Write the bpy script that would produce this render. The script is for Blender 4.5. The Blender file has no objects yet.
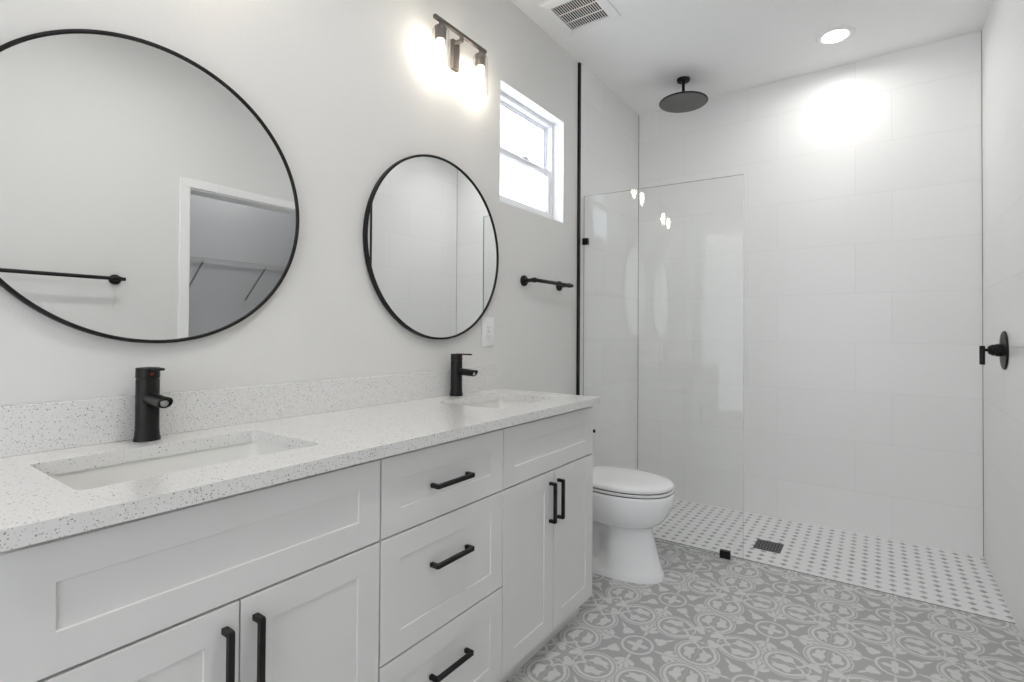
import bpy, bmesh, math, random
from mathutils import Vector, Matrix

random.seed(4)
sc = bpy.context.scene
COL = sc.collection
PI = math.pi

# ------------------------------------------------------------------ camera
yaw, pitch, roll = 0.5990204, 0.01095, 0.0059201
fwd = Vector((-math.sin(yaw) * math.cos(pitch), math.cos(yaw) * math.cos(pitch), math.sin(pitch)))
r0 = Vector((math.cos(yaw), math.sin(yaw), 0))
u0 = r0.cross(fwd)
right = r0 * math.cos(roll) + u0 * math.sin(roll)
up = u0 * math.cos(roll) - r0 * math.sin(roll)
cam_data = bpy.data.cameras.new('camera')
cam = bpy.data.objects.new('camera', cam_data)
COL.objects.link(cam)
M = Matrix((right, up, -fwd)).transposed().to_4x4()
M.translation = Vector((1.46063, 0.0, 1.14466))
cam.matrix_world = M
cam_data.sensor_width = 36.0
cam_data.lens = 512.383 / 1024 * 36
cam_data.shift_x = -17.204 / 1024
cam_data.shift_y = -13.718 / 1024
cam_data.clip_start = 0.02
sc.camera = cam

# ------------------------------------------------------------------ world, light, exposure
sc.view_settings.view_transform = 'Standard'
sc.view_settings.look = 'None'
sc.view_settings.gamma = 1
sc.view_settings.use_curve_mapping = False
sc.view_settings.exposure = 0.60
world = bpy.data.worlds.new('sky')
sc.world = world
world.use_nodes = True
bg = world.node_tree.nodes['Background']
bg.inputs[0].default_value = (0.91, 0.945, 1.0, 1)
bg.inputs[1].default_value = 9.0
sc.cycles.max_bounces = 14
sc.cycles.diffuse_bounces = 8
sc.cycles.glossy_bounces = 6
sc.cycles.transparent_max_bounces = 16
sc.cycles.caustics_reflective = False
sc.cycles.caustics_refractive = False
sc.cycles.sample_clamp_indirect = 4


def light(name, kind, loc, power, color=(1, 1, 1), size=0.1, rot=(0, 0, 0), shape='DISK', size_y=None, spread=None, portal=False):
    d = bpy.data.lights.new(name, kind)
    d.energy = power
    d.color = color
    if kind == 'AREA':
        d.shape = shape
        d.size = size
        if size_y:
            d.size_y = size_y
        if spread:
            d.spread = spread
        d.cycles.is_portal = portal
    else:
        d.shadow_soft_size = size
    o = bpy.data.objects.new(name, d)
    o.location = loc
    o.rotation_euler = rot
    COL.objects.link(o)
    return o


W, D, H = 1.917, 3.532, 2.74
FRONT = -1.5
P_SHOWER, P_ROOM_FILL, P_REAR_FILL, P_CLOSET_FILL, P_SCONCE = 2.5, 4.6, 2.3, 2.3, 3.9  # room, rear and closet powers drive added fill lights
COOL = (1.0, 0.985, 0.97)
# daylight comes in through the left window and an added unseen one: portals guide the sky's light
light('window_portal', 'AREA', (-0.16, 2.18, 2.05), 1, size=0.6, size_y=0.57, shape='RECTANGLE', rot=(0, -PI / 2, 0), portal=True)
light('fill_window_portal', 'AREA', (0.97, FRONT - 0.1, 1.3), 1, size=1.78, size_y=2.4, shape='RECTANGLE', rot=(PI / 2, 0, PI), portal=True)  # portal of the added window behind the camera


# ------------------------------------------------------------------ node expression helper
class N:
    """a tiny wrapper so that shader maths can be written as expressions"""
    def __init__(s, nt, sock):
        s.nt, s.s = nt, sock

    def op(s, o, b=None, c=None):
        n = s.nt.nodes.new('ShaderNodeMath')
        n.operation = o
        for i, v in enumerate((s, b, c)):
            if v is None:
                continue
            if isinstance(v, N):
                s.nt.links.new(v.s, n.inputs[i])
            else:
                n.inputs[i].default_value = v
        return N(s.nt, n.outputs[0])

    def __add__(s, b): return s.op('ADD', b)
    __radd__ = __add__
    def __sub__(s, b): return s.op('SUBTRACT', b)
    def __rsub__(s, b): return s.op('MULTIPLY', -1.0) + b
    def __mul__(s, b): return s.op('MULTIPLY', b)
    __rmul__ = __mul__
    def __truediv__(s, b): return s.op('DIVIDE', b)
    def abs(s): return s.op('ABSOLUTE')
    def min(s, b): return s.op('MINIMUM', b)
    def max(s, b): return s.op('MAXIMUM', b)
    def sqrt(s): return s.op('SQRT')
    def floor(s): return s.op('FLOOR')
    def mod(s, b): return s.op('FLOORED_MODULO', b)


def hyp(a, b):
    return (a * a + b * b).sqrt()


def step_below(d, edge, soft):
    """1 where d < edge, soft transition"""
    return ((edge - d) / soft + 0.5).max(0.0).min(1.0)


def ell(a, b, cx, cy, rx, ry, ang=0.0):
    ca, sa = math.cos(ang), math.sin(ang)
    x = a - cx
    y = b - cy
    u = x * ca + y * sa
    v = y * ca - x * sa
    return (hyp(u / rx, v / ry) - 1.0) * min(rx, ry)


def mat(name, base=(0.8, 0.8, 0.8), rough=0.5, metal=0.0, spec=0.5, coat=0.0, bump=None, emit=None, emit_s=0):
    m = bpy.data.materials.new(name)
    m.use_nodes = True
    nt = m.node_tree
    b = nt.nodes['Principled BSDF']
    b.inputs['Base Color'].default_value = (*base, 1)
    b.inputs['Roughness'].default_value = rough
    b.inputs['Metallic'].default_value = metal
    b.inputs['Specular IOR Level'].default_value = spec
    b.inputs['Coat Weight'].default_value = coat
    b.inputs['Coat Roughness'].default_value = 0.05
    if emit:
        b.inputs['Emission Color'].default_value = (*emit, 1)
        b.inputs['Emission Strength'].default_value = emit_s
    if bump:
        sc_, dist, strg = bump
        tc = nt.nodes.new('ShaderNodeTexCoord')
        no = nt.nodes.new('ShaderNodeTexNoise')
        no.inputs['Scale'].default_value = sc_
        no.inputs['Detail'].default_value = 3
        nt.links.new(tc.outputs['Object'], no.inputs['Vector'])
        bm_ = nt.nodes.new('ShaderNodeBump')
        bm_.inputs['Distance'].default_value = dist
        bm_.inputs['Strength'].default_value = strg
        nt.links.new(no.outputs[0], bm_.inputs['Height'])
        nt.links.new(bm_.outputs[0], b.inputs['Normal'])
    return m


def coords(nt):
    g = nt.nodes.new('ShaderNodeNewGeometry')
    s = nt.nodes.new('ShaderNodeSeparateXYZ')
    nt.links.new(g.outputs['Position'], s.inputs[0])
    return [N(nt, s.outputs[i]) for i in range(3)], g


def mixrgb(nt, fac, a, b):
    n = nt.nodes.new('ShaderNodeMix')
    n.data_type = 'RGBA'
    nt.links.new(fac.s, n.inputs[0])
    for i, v in ((6, a), (7, b)):
        if isinstance(v, tuple):
            n.inputs[i].default_value = (*v, 1)
        else:
            nt.links.new(v, n.inputs[i])
    return n.outputs[2]


def noise(nt, vec, scale, detail=2):
    n = nt.nodes.new('ShaderNodeTexNoise')
    n.inputs['Scale'].default_value = scale
    n.inputs['Detail'].default_value = detail
    nt.links.new(vec, n.inputs['Vector'])
    return N(nt, n.outputs[0])


def bump_to(nt, bsdf, height, dist, strength=1.0):
    bp = nt.nodes.new('ShaderNodeBump')
    bp.inputs['Distance'].default_value = dist
    bp.inputs['Strength'].default_value = strength
    nt.links.new(height.s, bp.inputs['Height'])
    nt.links.new(bp.outputs[0], bsdf.inputs['Normal'])


def wall_tile_material(name, axis):
    """large white tile, third-offset bond, hairline joints; axis 0 = joints run along x, 1 = along y"""
    m = mat(name, (0.83, 0.83, 0.82), 0.27, spec=0.5)
    nt = m.node_tree
    b = nt.nodes['Principled BSDF']
    p, g = coords(nt)
    z = p[2]
    t = (z - 0.238) / 0.2868
    row = t.floor()
    odd = row.mod(2.0)
    h = ((t - row) - 0.5).abs() * -1.0 + 0.5
    dz = h * 0.2868
    a = p[axis]
    q = (a - 0.172 + odd * 0.173 * -1.0 + odd * 0.588) if axis == 0 else (a - 2.95 + odd * 0.2)
    s = q / 0.588
    f = ((s - s.floor()) - 0.5).abs() * -1.0 + 0.5
    dx = f * 0.588
    d = dx.min(dz)
    line = step_below(d, 0.0011, 0.0012)
    # each tile a hair different in tone
    wn = nt.nodes.new('ShaderNodeTexWhiteNoise')
    wn.noise_dimensions = '2D'
    cb = nt.nodes.new('ShaderNodeCombineXYZ')
    nt.links.new(row.s, cb.inputs[0])
    nt.links.new(s.floor().s, cb.inputs[1])
    nt.links.new(cb.outputs[0], wn.inputs['Vector'])
    tone = mixrgb(nt, N(nt, wn.outputs[0]), (0.825, 0.825, 0.815), (0.845, 0.845, 0.835))
    c = mixrgb(nt, line * 0.42, tone, (0.60, 0.60, 0.585))
    nt.links.new(c, b.inputs['Base Color'])
    hgt = (1.0 - line) + noise(nt, g.outputs['Position'], 3.0) * 0.6
    bump_to(nt, b, hgt, 0.0005)
    return m


def floor_pattern_material():
    m = mat('cement_pattern_tile', (0.5, 0.5, 0.5), 0.42)
    nt = m.node_tree
    b = nt.nodes['Principled BSDF']
    p, g = coords(nt)
    PITCH = 0.39
    nz = noise(nt, g.outputs['Position'], 60.0, 3)
    wob = (nz - 0.5) * 0.012
    u = ((p[0] - 0.53) / PITCH + 0.5)
    v = ((p[1] - 1.60) / PITCH + 0.5)
    uu = (u - u.floor() - 0.5)
    vv = (v - v.floor() - 0.5)
    au, av = uu.abs(), vv.abs()
    a = au.max(av)          # radial axis of the nearest petal
    c = au.min(av)          # sideways from that axis
    S = 0.010
    d = hyp(a - 0.307, c) + wob
    inside = step_below(d, 0.200, S)
    # ---- petals
    lt = step_below((d - 0.197).abs(), 0.0095, S)                       # fine outer line
    ring = step_below((d - 0.160).abs(), 0.0140, S)
    open_ = step_below(0.215 - a, 0.0, 0.02)                                    # ring is open towards the middle
    ring = ring * open_.max(step_below(0.09 - c, 0.0, 0.02))
    curl = step_below((hyp(a - 0.215, c - 0.068) - 0.056).abs(), 0.012, S) * step_below(a, 0.225, 0.02)
    leaf = ell(a, c, 0.325, 0.068, 0.080, 0.036, 0.12)
    leaf = leaf.min(ell(a, c, 0.290, 0.088, 0.034, 0.040, 0.5))
    leaf = leaf.min(ell(a, c, 0.300, 0.050, 0.034, 0.026, -0.6))
    leaf = leaf.min(ell(a, c, 0.255, 0.050, 0.030, 0.012, 0.5))
    leaf = leaf.min(ell(a, c, 0.385, 0.045, 0.040, 0.014, -0.4))
    leaf = step_below(leaf + wob, 0.0, S)
    petal = lt.max(ring).max(curl).max(leaf)
    # ---- the small crossed leaves at the middle of the cluster
    sgn = au * 0.7071 + av * 0.7071
    tng = (au - av).abs() * 0.7071
    mid = ell(sgn, tng, 0.110, 0.0, 0.070, 0.036)
    mid = mid.min(ell(sgn, tng, 0.140, 0.034, 0.026, 0.026))
    mid = step_below(mid + wob, 0.0, S)
    stem = step_below(c, 0.006, S) * step_below(0.10 - a, 0.0, 0.01) * step_below(a, 0.19, 0.01)
    # ---- ground around the single ring
    ru = 0.5 - au
    rv = 0.5 - av
    e = hyp(ru, rv) + wob
    rg = step_below((e - 0.140).abs(), 0.011, S)
    cross = ell(ru.max(rv), ru.min(rv), 0.050, 0.0, 0.050, 0.026).min(hyp(ru, rv) - 0.038)
    cross = cross.min(ell(ru.max(rv), ru.min(rv), 0.075, 0.0, 0.016, 0.026))
    cross = step_below(cross + wob, 0.0, S)
    dg = (ru + rv) * 0.7071
    dt = (ru - rv).abs() * 0.7071
    spade = ell(dg, dt, 0.240, 0.0, 0.052, 0.044).min(ell(dg, dt, 0.215, 0.026, 0.028, 0.032)).min(ell(dg, dt, 0.320, 0.0, 0.060, 0.013))
    spade = step_below(spade + wob, 0.0, S)
    ra = ru.max(rv)
    rc = ru.min(rv)
    lily = ell(ra, rc, 0.220, 0.0, 0.055, 0.013)
    lily = lily.min(ell(ra, rc, 0.285, 0.052, 0.052, 0.024, 0.9))
    lily = lily.min(ell(ra, rc, 0.325, 0.030, 0.056, 0.020, 0.35))
    lily = lily.min(ell(ra, rc, 0.375, 0.0, 0.045, 0.016))
    lily = step_below(lily + wob, 0.0, S)
    ground = rg.max(cross).max(spade).max(lily)
    outside = (1.0 - inside)
    light_ = (petal * inside).max(ground * outside * step_below(0.2 - (au + av) , 0.0, 0.02)).max((mid.max(stem)) * (1.0 - step_below(d, 0.165, 0.01)))
    # ---- tile joints every half pitch
    ju = (0.25 - (au - 0.25).abs())
    jv = (0.25 - (av - 0.25).abs())
    joint = step_below(ju.min(jv) * PITCH, 0.0010, 0.0012)
    cloud = noise(nt, g.outputs['Position'], 9.0, 4)
    dark_c = mixrgb(nt, cloud, (0.37, 0.37, 0.368), (0.43, 0.43, 0.428))
    light_c = mixrgb(nt, cloud, (0.64, 0.64, 0.63), (0.74, 0.74, 0.73))
    col = mixrgb(nt, (light_ * 0.88).min(1.0), dark_c, light_c)
    col = mixrgb(nt, joint * 0.6, col, (0.60, 0.60, 0.58))
    nt.links.new(col, b.inputs['Base Color'])
    bump_to(nt, b, (1.0 - joint), 0.0005)
    return m


def shower_floor_material():
    m = mat('octagon_dot_mosaic', (0.7, 0.7, 0.7), 0.3)
    nt = m.node_tree
    b = nt.nodes['Principled BSDF']
    p, g = coords(nt)
    u = (p[0] - 0.010) / 0.0556
    v = (p[1] - 0.006) / 0.0544
    uu = (u - u.floor() - 0.5).abs()
    vv = (v - v.floor() - 0.5).abs()
    dd = (0.5 - uu) + (0.5 - vv)
    dot = step_below(dd, 0.29, 0.06)
    jn = step_below((dd - 0.315).abs(), 0.022, 0.02).max(step_below((0.5 - uu).min(0.5 - vv), 0.017, 0.02) * (1.0 - dot))
    wn = nt.nodes.new('ShaderNodeTexWhiteNoise')
    wn.noise_dimensions = '2D'
    cb = nt.nodes.new('ShaderNodeCombineXYZ')
    nt.links.new((u + 0.5).floor().s, cb.inputs[0])
    nt.links.new((v + 0.5).floor().s, cb.inputs[1])
    nt.links.new(cb.outputs[0], wn.inputs['Vector'])
    dc = mixrgb(nt, N(nt, wn.outputs[0]), (0.34, 0.34, 0.345), (0.50, 0.50, 0.505))
    col = mixrgb(nt, jn, (0.82, 0.82, 0.82), (0.70, 0.70, 0.70))
    col = mixrgb(nt, dot, col, dc)
    nt.links.new(col, b.inputs['Base Color'])
    bump_to(nt, b, 1.0 - jn, 0.0006)
    return m


def quartz_material():
    m = mat('speckled_quartz', (0.8, 0.8, 0.79), 0.16)
    nt = m.node_tree
    b = nt.nodes['Principled BSDF']
    tc = nt.nodes.new('ShaderNodeTexCoord')
    base = (0.75, 0.748, 0.74)
    col = None
    for scale, rad, colr, keep in ((300, 0.24, (0.46, 0.45, 0.43), 0.30), (210, 0.22, (0.16, 0.15, 0.14), 0.075),
                                   (240, 0.26, (0.36, 0.34, 0.31), 0.16), (150, 0.20, (0.20, 0.18, 0.16), 0.05)):
        vo = nt.nodes.new('ShaderNodeTexVoronoi')
        vo.inputs['Scale'].default_value = scale
        nt.links.new(tc.outputs['Object'], vo.inputs['Vector'])
        sep = nt.nodes.new('ShaderNodeSeparateColor')
        nt.links.new(vo.outputs['Color'], sep.inputs[0])
        k = step_below(N(nt, sep.outputs[0]), keep, 0.02)
        size = N(nt, sep.outputs[1]) * rad + 0.12
        f = step_below(N(nt, vo.outputs['Distance']) - size, 0.0, 0.06) * k
        col = mixrgb(nt, f, base if col is None else col, colr)
    nt.links.new(col, b.inputs['Base Color'])
    return m


def clear_glass(name, tint=(0.97, 0.985, 0.98), ior=1.45, rough=0.0):
    m = bpy.data.materials.new(name)
    m.use_nodes = True
    nt = m.node_tree
    nt.nodes.remove(nt.nodes['Principled BSDF'])
    out = nt.nodes['Material Output']
    tr = nt.nodes.new('ShaderNodeBsdfTransparent')
    tr.inputs[0].default_value = (*tint, 1)
    gl = nt.nodes.new('ShaderNodeBsdfGlossy')
    gl.inputs['Roughness'].default_value = rough
    fr = nt.nodes.new('ShaderNodeFresnel')
    # same reflectance whichever side of the thin pane is met first
    ge = nt.nodes.new('ShaderNodeNewGeometry')
    bf = N(nt, ge.outputs['Backfacing'])
    ir = bf * (1.0 / ior - ior) + ior
    nt.links.new(ir.s, fr.inputs[0])
    mx = nt.nodes.new('ShaderNodeMixShader')
    nt.links.new(fr.outputs[0], mx.inputs[0])
    nt.links.new(tr.outputs[0], mx.inputs[1])
    nt.links.new(gl.outputs[0], mx.inputs[2])
    nt.links.new(mx.outputs[0], out.inputs[0])
    return m


def frosted_glass(name='obscure_window_glass', clear=0.65, tone=(0.9, 0.93, 0.97)):
    m = bpy.data.materials.new(name)
    m.use_nodes = True
    nt = m.node_tree
    nt.nodes.remove(nt.nodes['Principled BSDF'])
    out = nt.nodes['Material Output']
    tr = nt.nodes.new('ShaderNodeBsdfTransparent')
    tl = nt.nodes.new('ShaderNodeBsdfTranslucent')
    tl.inputs[0].default_value = (*tone, 1)
    mx = nt.nodes.new('ShaderNodeMixShader')
    mx.inputs[0].default_value = 1 - clear
    nt.links.new(tr.outputs[0], mx.inputs[1])
    nt.links.new(tl.outputs[0], mx.inputs[2])
    nt.links.new(mx.outputs[0], out.inputs[0])
    return m


M_WALL = mat('wall_paint', (0.74, 0.735, 0.72), 0.75, spec=0.25, bump=(150, 0.0012, 0.55))
M_CEIL = mat('ceiling_paint', (0.86, 0.86, 0.855), 0.85, spec=0.2, bump=(120, 0.001, 0.3))
M_TRIM = mat('white_trim_paint', (0.84, 0.84, 0.83), 0.4)
M_CAB = mat('cabinet_white_paint', (0.73, 0.73, 0.72), 0.38)
M_CABIN = mat('cabinet_side_white', (0.72, 0.72, 0.71), 0.45)  # slightly darker, duller white, unused
M_BLACK = mat('matte_black_metal', (0.008, 0.008, 0.008), 0.42, spec=0.3)
M_BLACKP = mat('black_tap_finish', (0.008, 0.0078, 0.0075), 0.36, spec=0.28)
M_FACE = mat('black_nozzle_plate', (0.05, 0.05, 0.05), 0.4)
M_NOZ = mat('grey_rubber_nozzles', (0.30, 0.30, 0.29), 0.5)
M_DARKCAN = mat('vent_interior', (0.02, 0.02, 0.02), 0.8)
M_BRONZE = mat('dark_bronze_metal', (0.13, 0.115, 0.105), 0.45, metal=0.3)
M_CHROME = mat('brushed_steel', (0.5, 0.5, 0.5), 0.25, metal=1.0)
M_PORC = mat('glazed_porcelain', (0.90, 0.905, 0.915), 0.06, spec=0.6, coat=0.3)
M_SINK = mat('sink_porcelain', (0.78, 0.78, 0.76), 0.38)
M_PLAST = mat('white_plastic', (0.84, 0.84, 0.84), 0.35)
M_VINYL = mat('white_vinyl', (0.86, 0.86, 0.87), 0.35)
M_GASKET = mat('grey_glazing_gasket', (0.22, 0.22, 0.23), 0.6)
M_SEAM = mat('dark_joint', (0.16, 0.16, 0.15), 0.7)
M_RED = mat('red_marker_dot', (0.25, 0.02, 0.02), 0.3)
M_MIRROR = mat('silvered_mirror', (0.90, 0.91, 0.905), 0.0, metal=1.0)
M_TILE_X = wall_tile_material('white_wall_tile_back', 0)
M_TILE_Y = wall_tile_material('white_wall_tile_side', 1)
M_FLOOR = floor_pattern_material()
M_SFLOOR = shower_floor_material()
M_QUARTZ = quartz_material()
M_GLASS = clear_glass('shower_glass', (0.985, 0.99, 0.988), ior=1.38)
M_GEDGE = mat('glass_edge_green', (0.32, 0.36, 0.35), 0.2)
M_SHADE = clear_glass('clear_lamp_glass', (0.97, 0.97, 0.96))
M_FROST = frosted_glass('obscure_window_glass', 0.18, (0.43, 0.45, 0.48))
M_FILL_PANE = frosted_glass('fill_window_pane', 0.02, (0.40, 0.40, 0.40))  # translucent pane of the added window, toned to set its fill
M_BULB = mat('glowing_bulb', (1, 1, 1), 0.3, emit=(1.0, 0.93, 0.82), emit_s=22)
M_LENS = mat('glowing_downlight_lens', (1, 1, 1), 0.3, emit=(1.0, 0.99, 0.97), emit_s=12)
M_WIRE = mat('white_coated_wire', (0.62, 0.62, 0.64), 0.4)


# ------------------------------------------------------------------ mesh helpers
def bm_box(bm, x0, x1, y0, y1, z0, z1, bev=0.0, seg=2):
    vs = [bm.verts.new((x, y, z)) for x in (x0, x1) for y in (y0, y1) for z in (z0, z1)]
    idx = [(0, 1, 3, 2), (4, 6, 7, 5), (0, 4, 5, 1), (2, 3, 7, 6), (0, 2, 6, 4), (1, 5, 7, 3)]
    fs = [bm.faces.new([vs[i] for i in f]) for f in idx]
    if bev > 0:
        es = list({e for f in fs for e in f.edges})
        bmesh.ops.bevel(bm, geom=es, offset=bev, segments=seg, affect='EDGES', profile=0.5, clamp_overlap=True)
    return bm


def bm_tube(bm, pts, r, seg=16, caps=True, square=False):
    """sweep a round (or square) section along a polyline with mitred joints; r a number or a list"""
    pts = [Vector(p) for p in pts]
    n = len(pts)
    rs = r if isinstance(r, (list, tuple)) else [r] * n
    tang = []
    for i in range(n):
        if i == 0: t = pts[1] - pts[0]
        elif i == n - 1: t = pts[-1] - pts[-2]
        else: t = (pts[i + 1] - pts[i]).normalized() + (pts[i] - pts[i - 1]).normalized()
        tang.append(t.normalized())
    ref = Vector((0, 0, 1)) if abs(tang[0].z) < 0.9 else Vector((0, 1, 0))
    rings = []
    nrm = (ref - tang[0] * ref.dot(tang[0])).normalized()
    for i in range(n):
        if i:
            nrm = (nrm - tang[i] * nrm.dot(tang[i])).normalized()
        bn = tang[i].cross(nrm)
        k = 1.0
        if 0 < i < n - 1:
            d0 = (pts[i] - pts[i - 1]).normalized()
            k = 1 / max(0.35, tang[i].dot(d0))
        ring = []
        for j in range(4 if square else seg):
            a = 2 * PI * (j + 0.5) / (4 if square else seg)
            rr = rs[i] * (math.sqrt(2) if square else 1)
            off = nrm * math.cos(a) * rr + bn * math.sin(a) * rr
            if k != 1.0:
                side = (tang[i] - d0 * tang[i].dot(d0))
                if side.length > 1e-6:
                    side = (side - tang[i] * side.dot(tang[i])).normalized()
                    off += side * off.dot(side) * (k - 1)
            ring.append(bm.verts.new(pts[i] + off))
        rings.append(ring)
    m = len(rings[0])
    for a, b in zip(rings, rings[1:]):
        for j in range(m):
            bm.faces.new((a[j], a[(j + 1) % m], b[(j + 1) % m], b[j]))
    if caps:
        bm.faces.new(rings[0][::-1])
        bm.faces.new(rings[-1])
    return bm


def bm_lathe(bm, prof, origin=(0, 0, 0), axis='z', seg=48, cap=True):
    """prof: list of (radius, height) along the axis"""
    o = Vector(origin)
    rings = []
    for r, h in prof:
        ring = []
        for j in range(seg):
            a = 2 * PI * j / seg
            c, s = math.cos(a) * r, math.sin(a) * r
            v = {'z': (c, s, h), 'x': (h, c, s), 'y': (s, h, c), '-x': (-h, s, c), '-z': (s, c, -h)}[axis]
            ring.append(bm.verts.new(o + Vector(v)))
        rings.append(ring)
    for a, b in zip(rings, rings[1:]):
        for j in range(seg):
            bm.faces.new((a[j], a[(j + 1) % seg], b[(j + 1) % seg], b[j]))
    if cap:
        bm.faces.new(rings[0][::-1])
        bm.faces.new(rings[-1])
    return bm


def obj(name, bm, material, parent=None, smooth=None):
    me = bpy.data.meshes.new(name)
    bmesh.ops.recalc_face_normals(bm, faces=bm.faces[:])
    bm.to_mesh(me)
    bm.free()
    mats = material if isinstance(material, (list, tuple)) else [material]
    for m_ in mats:
        me.materials.append(m_)
    if smooth is not None:
        for p in me.polygons:
            p.use_smooth = True
        me.set_sharp_from_angle(angle=math.radians(smooth))
    o = bpy.data.objects.new(name, me)
    COL.objects.link(o)
    if parent:
        o.parent = parent
    return o


def tag(o, label, cat, group=None, kind=None):
    o['label'] = label
    o['category'] = cat
    if group: o['group'] = group
    if kind: o['kind'] = kind
    return o


def thing(name, label, cat, loc=(0, 0, 0), rz=0, group=None):
    o = bpy.data.objects.new(name, None)
    o.empty_display_size = 0.05
    o.location = loc
    o.rotation_euler = (0, 0, rz)
    COL.objects.link(o)
    return tag(o, label, cat, group)


def struct(name, bm, m, label=None, cat=None, parent=None, smooth=None):
    o = obj(name, bm, m, parent, smooth)
    if not parent:
        o['kind'] = 'structure'
        if label: o['label'] = label
        if cat: o['category'] = cat
    return o


def box(*a, bev=0.0, seg=2):
    return bm_box(bmesh.new(), *a, bev=bev, seg=seg)


def copy_tree(o, parent=None, root=True):
    c = o.copy()
    COL.objects.link(c)
    c.parent = parent
    for ch in [x for x in bpy.data.objects if x.parent == o]:
        if ch is not c:
            copy_tree(ch, c)
    return c


# ------------------------------------------------------------------ room shell
T = 0.12
Y_TRIM = 2.635
Y_TILE = 2.650
Y_SH = 2.785
# window opening in the left wall
WY0, WY1, WZ0, WZ1 = 1.886, 2.474, 1.758, 2.331


def wall_with_hole(name, plane, lo, hi, a0, a1, holes, material, label, z0=0.0, z1=H):
    """slab perpendicular to `plane` axis (0=x,1=y) from lo..hi, running a0..a1 along the other axis, with rectangular holes"""
    bm = bmesh.new()
    cuts = sorted({a0, a1, *[h[0] for h in holes], *[h[1] for h in holes]})
    for s, e in zip(cuts, cuts[1:]):
        segs = [(z0, z1)]
        for h in holes:
            if h[0] <= s and e <= h[1]:
                segs = [(z0, h[2]), (h[3], z1)]
        for q0, q1 in segs:
            if q1 - q0 < 1e-4:
                continue
            if plane == 0: bm_box(bm, lo, hi, s, e, q0, q1)
            else: bm_box(bm, s, e, lo, hi, q0, q1)
    bmesh.ops.remove_doubles(bm, verts=bm.verts[:], dist=1e-5)
    # drop the internal faces where two slabs meet
    seen = {}
    for f in bm.faces[:]:
        k = tuple(sorted(v.index if v.index >= 0 else id(v) for v in f.verts))
    return struct(name, bm, material, label, 'wall')


wall_with_hole('wall_left', 0, -T, 0.0, FRONT, D + T, [(WY0, WY1, WZ0, WZ1)], M_WALL, 'light grey painted wall behind the vanity')
wall_with_hole('wall_right', 0, W, W + T, FRONT, D + T, [(1.345, 2.11, 0.0, 1.99)], M_WALL, 'light grey painted wall with the closet doorway')
struct('wall_back', box(-T, W + T, D, D + T, 0, H), M_TILE_X, 'white tiled back wall of the shower', 'wall')
wall_with_hole('wall_front', 1, FRONT - T, FRONT, -T, W + T, [(0.08, 1.86, 0.1, 2.5)], M_WALL, 'wall behind the camera')
struct('floor', box(-T, W + T, FRONT - T, Y_SH, -0.1, 0), M_FLOOR, 'grey and white patterned cement tile floor', 'floor')
struct('floor_shower', box(-T, W + T, Y_SH, D + T, -0.1, 0), M_SFLOOR, 'white mosaic shower floor with grey dots', 'floor')
struct('ceiling', box(-T, W + 1.2, FRONT - T, D + T, H, H + 0.1), M_CEIL, 'smooth white ceiling', 'ceiling')
struct('wall_shower_left', box(0.0, 0.010, Y_TILE, D, 0, H), M_TILE_Y, 'white tiled left wall of the shower', 'wall')
struct('wall_shower_right', box(W - 0.010, W, 2.578, D, 0, H), M_TILE_Y, 'white tiled right wall of the shower', 'wall')
# black metal edge profiles where the tile stops
struct('trim_1', box(0.0, 0.013, Y_TILE - 0.020, Y_TILE, 0, H - 0.005, bev=0.001), M_BLACK, 'black metal tile edge strip on the left wall', 'trim')
struct('trim_2', box(W - 0.0112, W, 2.566, 2.578, 0, H - 0.005, bev=0.001), M_BLACK, 'black metal tile edge strip on the right wall', 'trim')
# thin dark joints: shower corners and the change of floor
struct('trim_3', box(0.010, 0.0125, D - 0.0025, D, 0, H), M_SEAM, 'grey caulk joint in the left shower corner', 'trim')
struct('trim_4', box(W - 0.012, W - 0.010, D - 0.002, D, 0, H), M_SEAM, 'grey caulk joint in the right shower corner', 'trim')
struct('trim_5', box(0.010, W - 0.010, Y_SH - 0.002, Y_SH + 0.002, 0, 0.0012), M_SEAM, 'dark joint between patterned floor and shower floor', 'trim')

# ---- closet beyond the doorway (seen in the large mirror)
CX0, CX1, CY0, CY1 = W + T, 2.76, 0.9, 2.9
M_CLOSET = mat('closet_paint', (0.66, 0.67, 0.69), 0.8)
struct('wall_closet_back', box(CX1, CX1 + 0.1, CY0 - 0.1, CY1 + 0.1, 0, H), M_CLOSET, 'closet back wall', 'wall')
struct('wall_closet_near', box(CX0, CX1, CY0 - 0.1, CY0, 0, H), M_CLOSET, 'closet side wall', 'wall')
struct('wall_closet_far', box(CX0, CX1, CY1, CY1 + 0.1, 0, H), M_CLOSET, 'closet far side wall', 'wall')
struct('floor_closet', box(W + T, CX1 + 0.1, CY0 - 0.1, CY1 + 0.1, -0.1, 0), mat('closet_floor_grey', (0.4, 0.4, 0.4), 0.6), 'closet floor', 'floor')
bm = bmesh.new()
for y0, y1 in ((1.297, 1.348), (2.107, 2.158)):
    bm_box(bm, W - 0.018, W, y0, y1, 0, 1.985, bev=0.003)
bm_box(bm, W - 0.018, W, 1.297, 2.158, 1.985, 2.036, bev=0.003)
bm_box(bm, W, W + T, 1.345, 1.357, 0, 1.985)
bm_box(bm, W, W + T, 2.098, 2.110, 0, 1.985)
bm_box(bm, W, W + T, 1.357, 2.098, 1.978, 1.990)
struct('trim_6', bm, M_TRIM, 'white casing round the closet doorway', 'trim')
bm = bmesh.new()
bm_box(bm, W - 0.014, W, FRONT, 1.296, 0, 0.12, bev=0.003)
bm_box(bm, W - 0.014, W, 2.159, 2.565, 0, 0.12, bev=0.003)
struct('baseboard_right', bm, M_TRIM, 'white baseboard on the right wall', 'baseboard')
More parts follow.
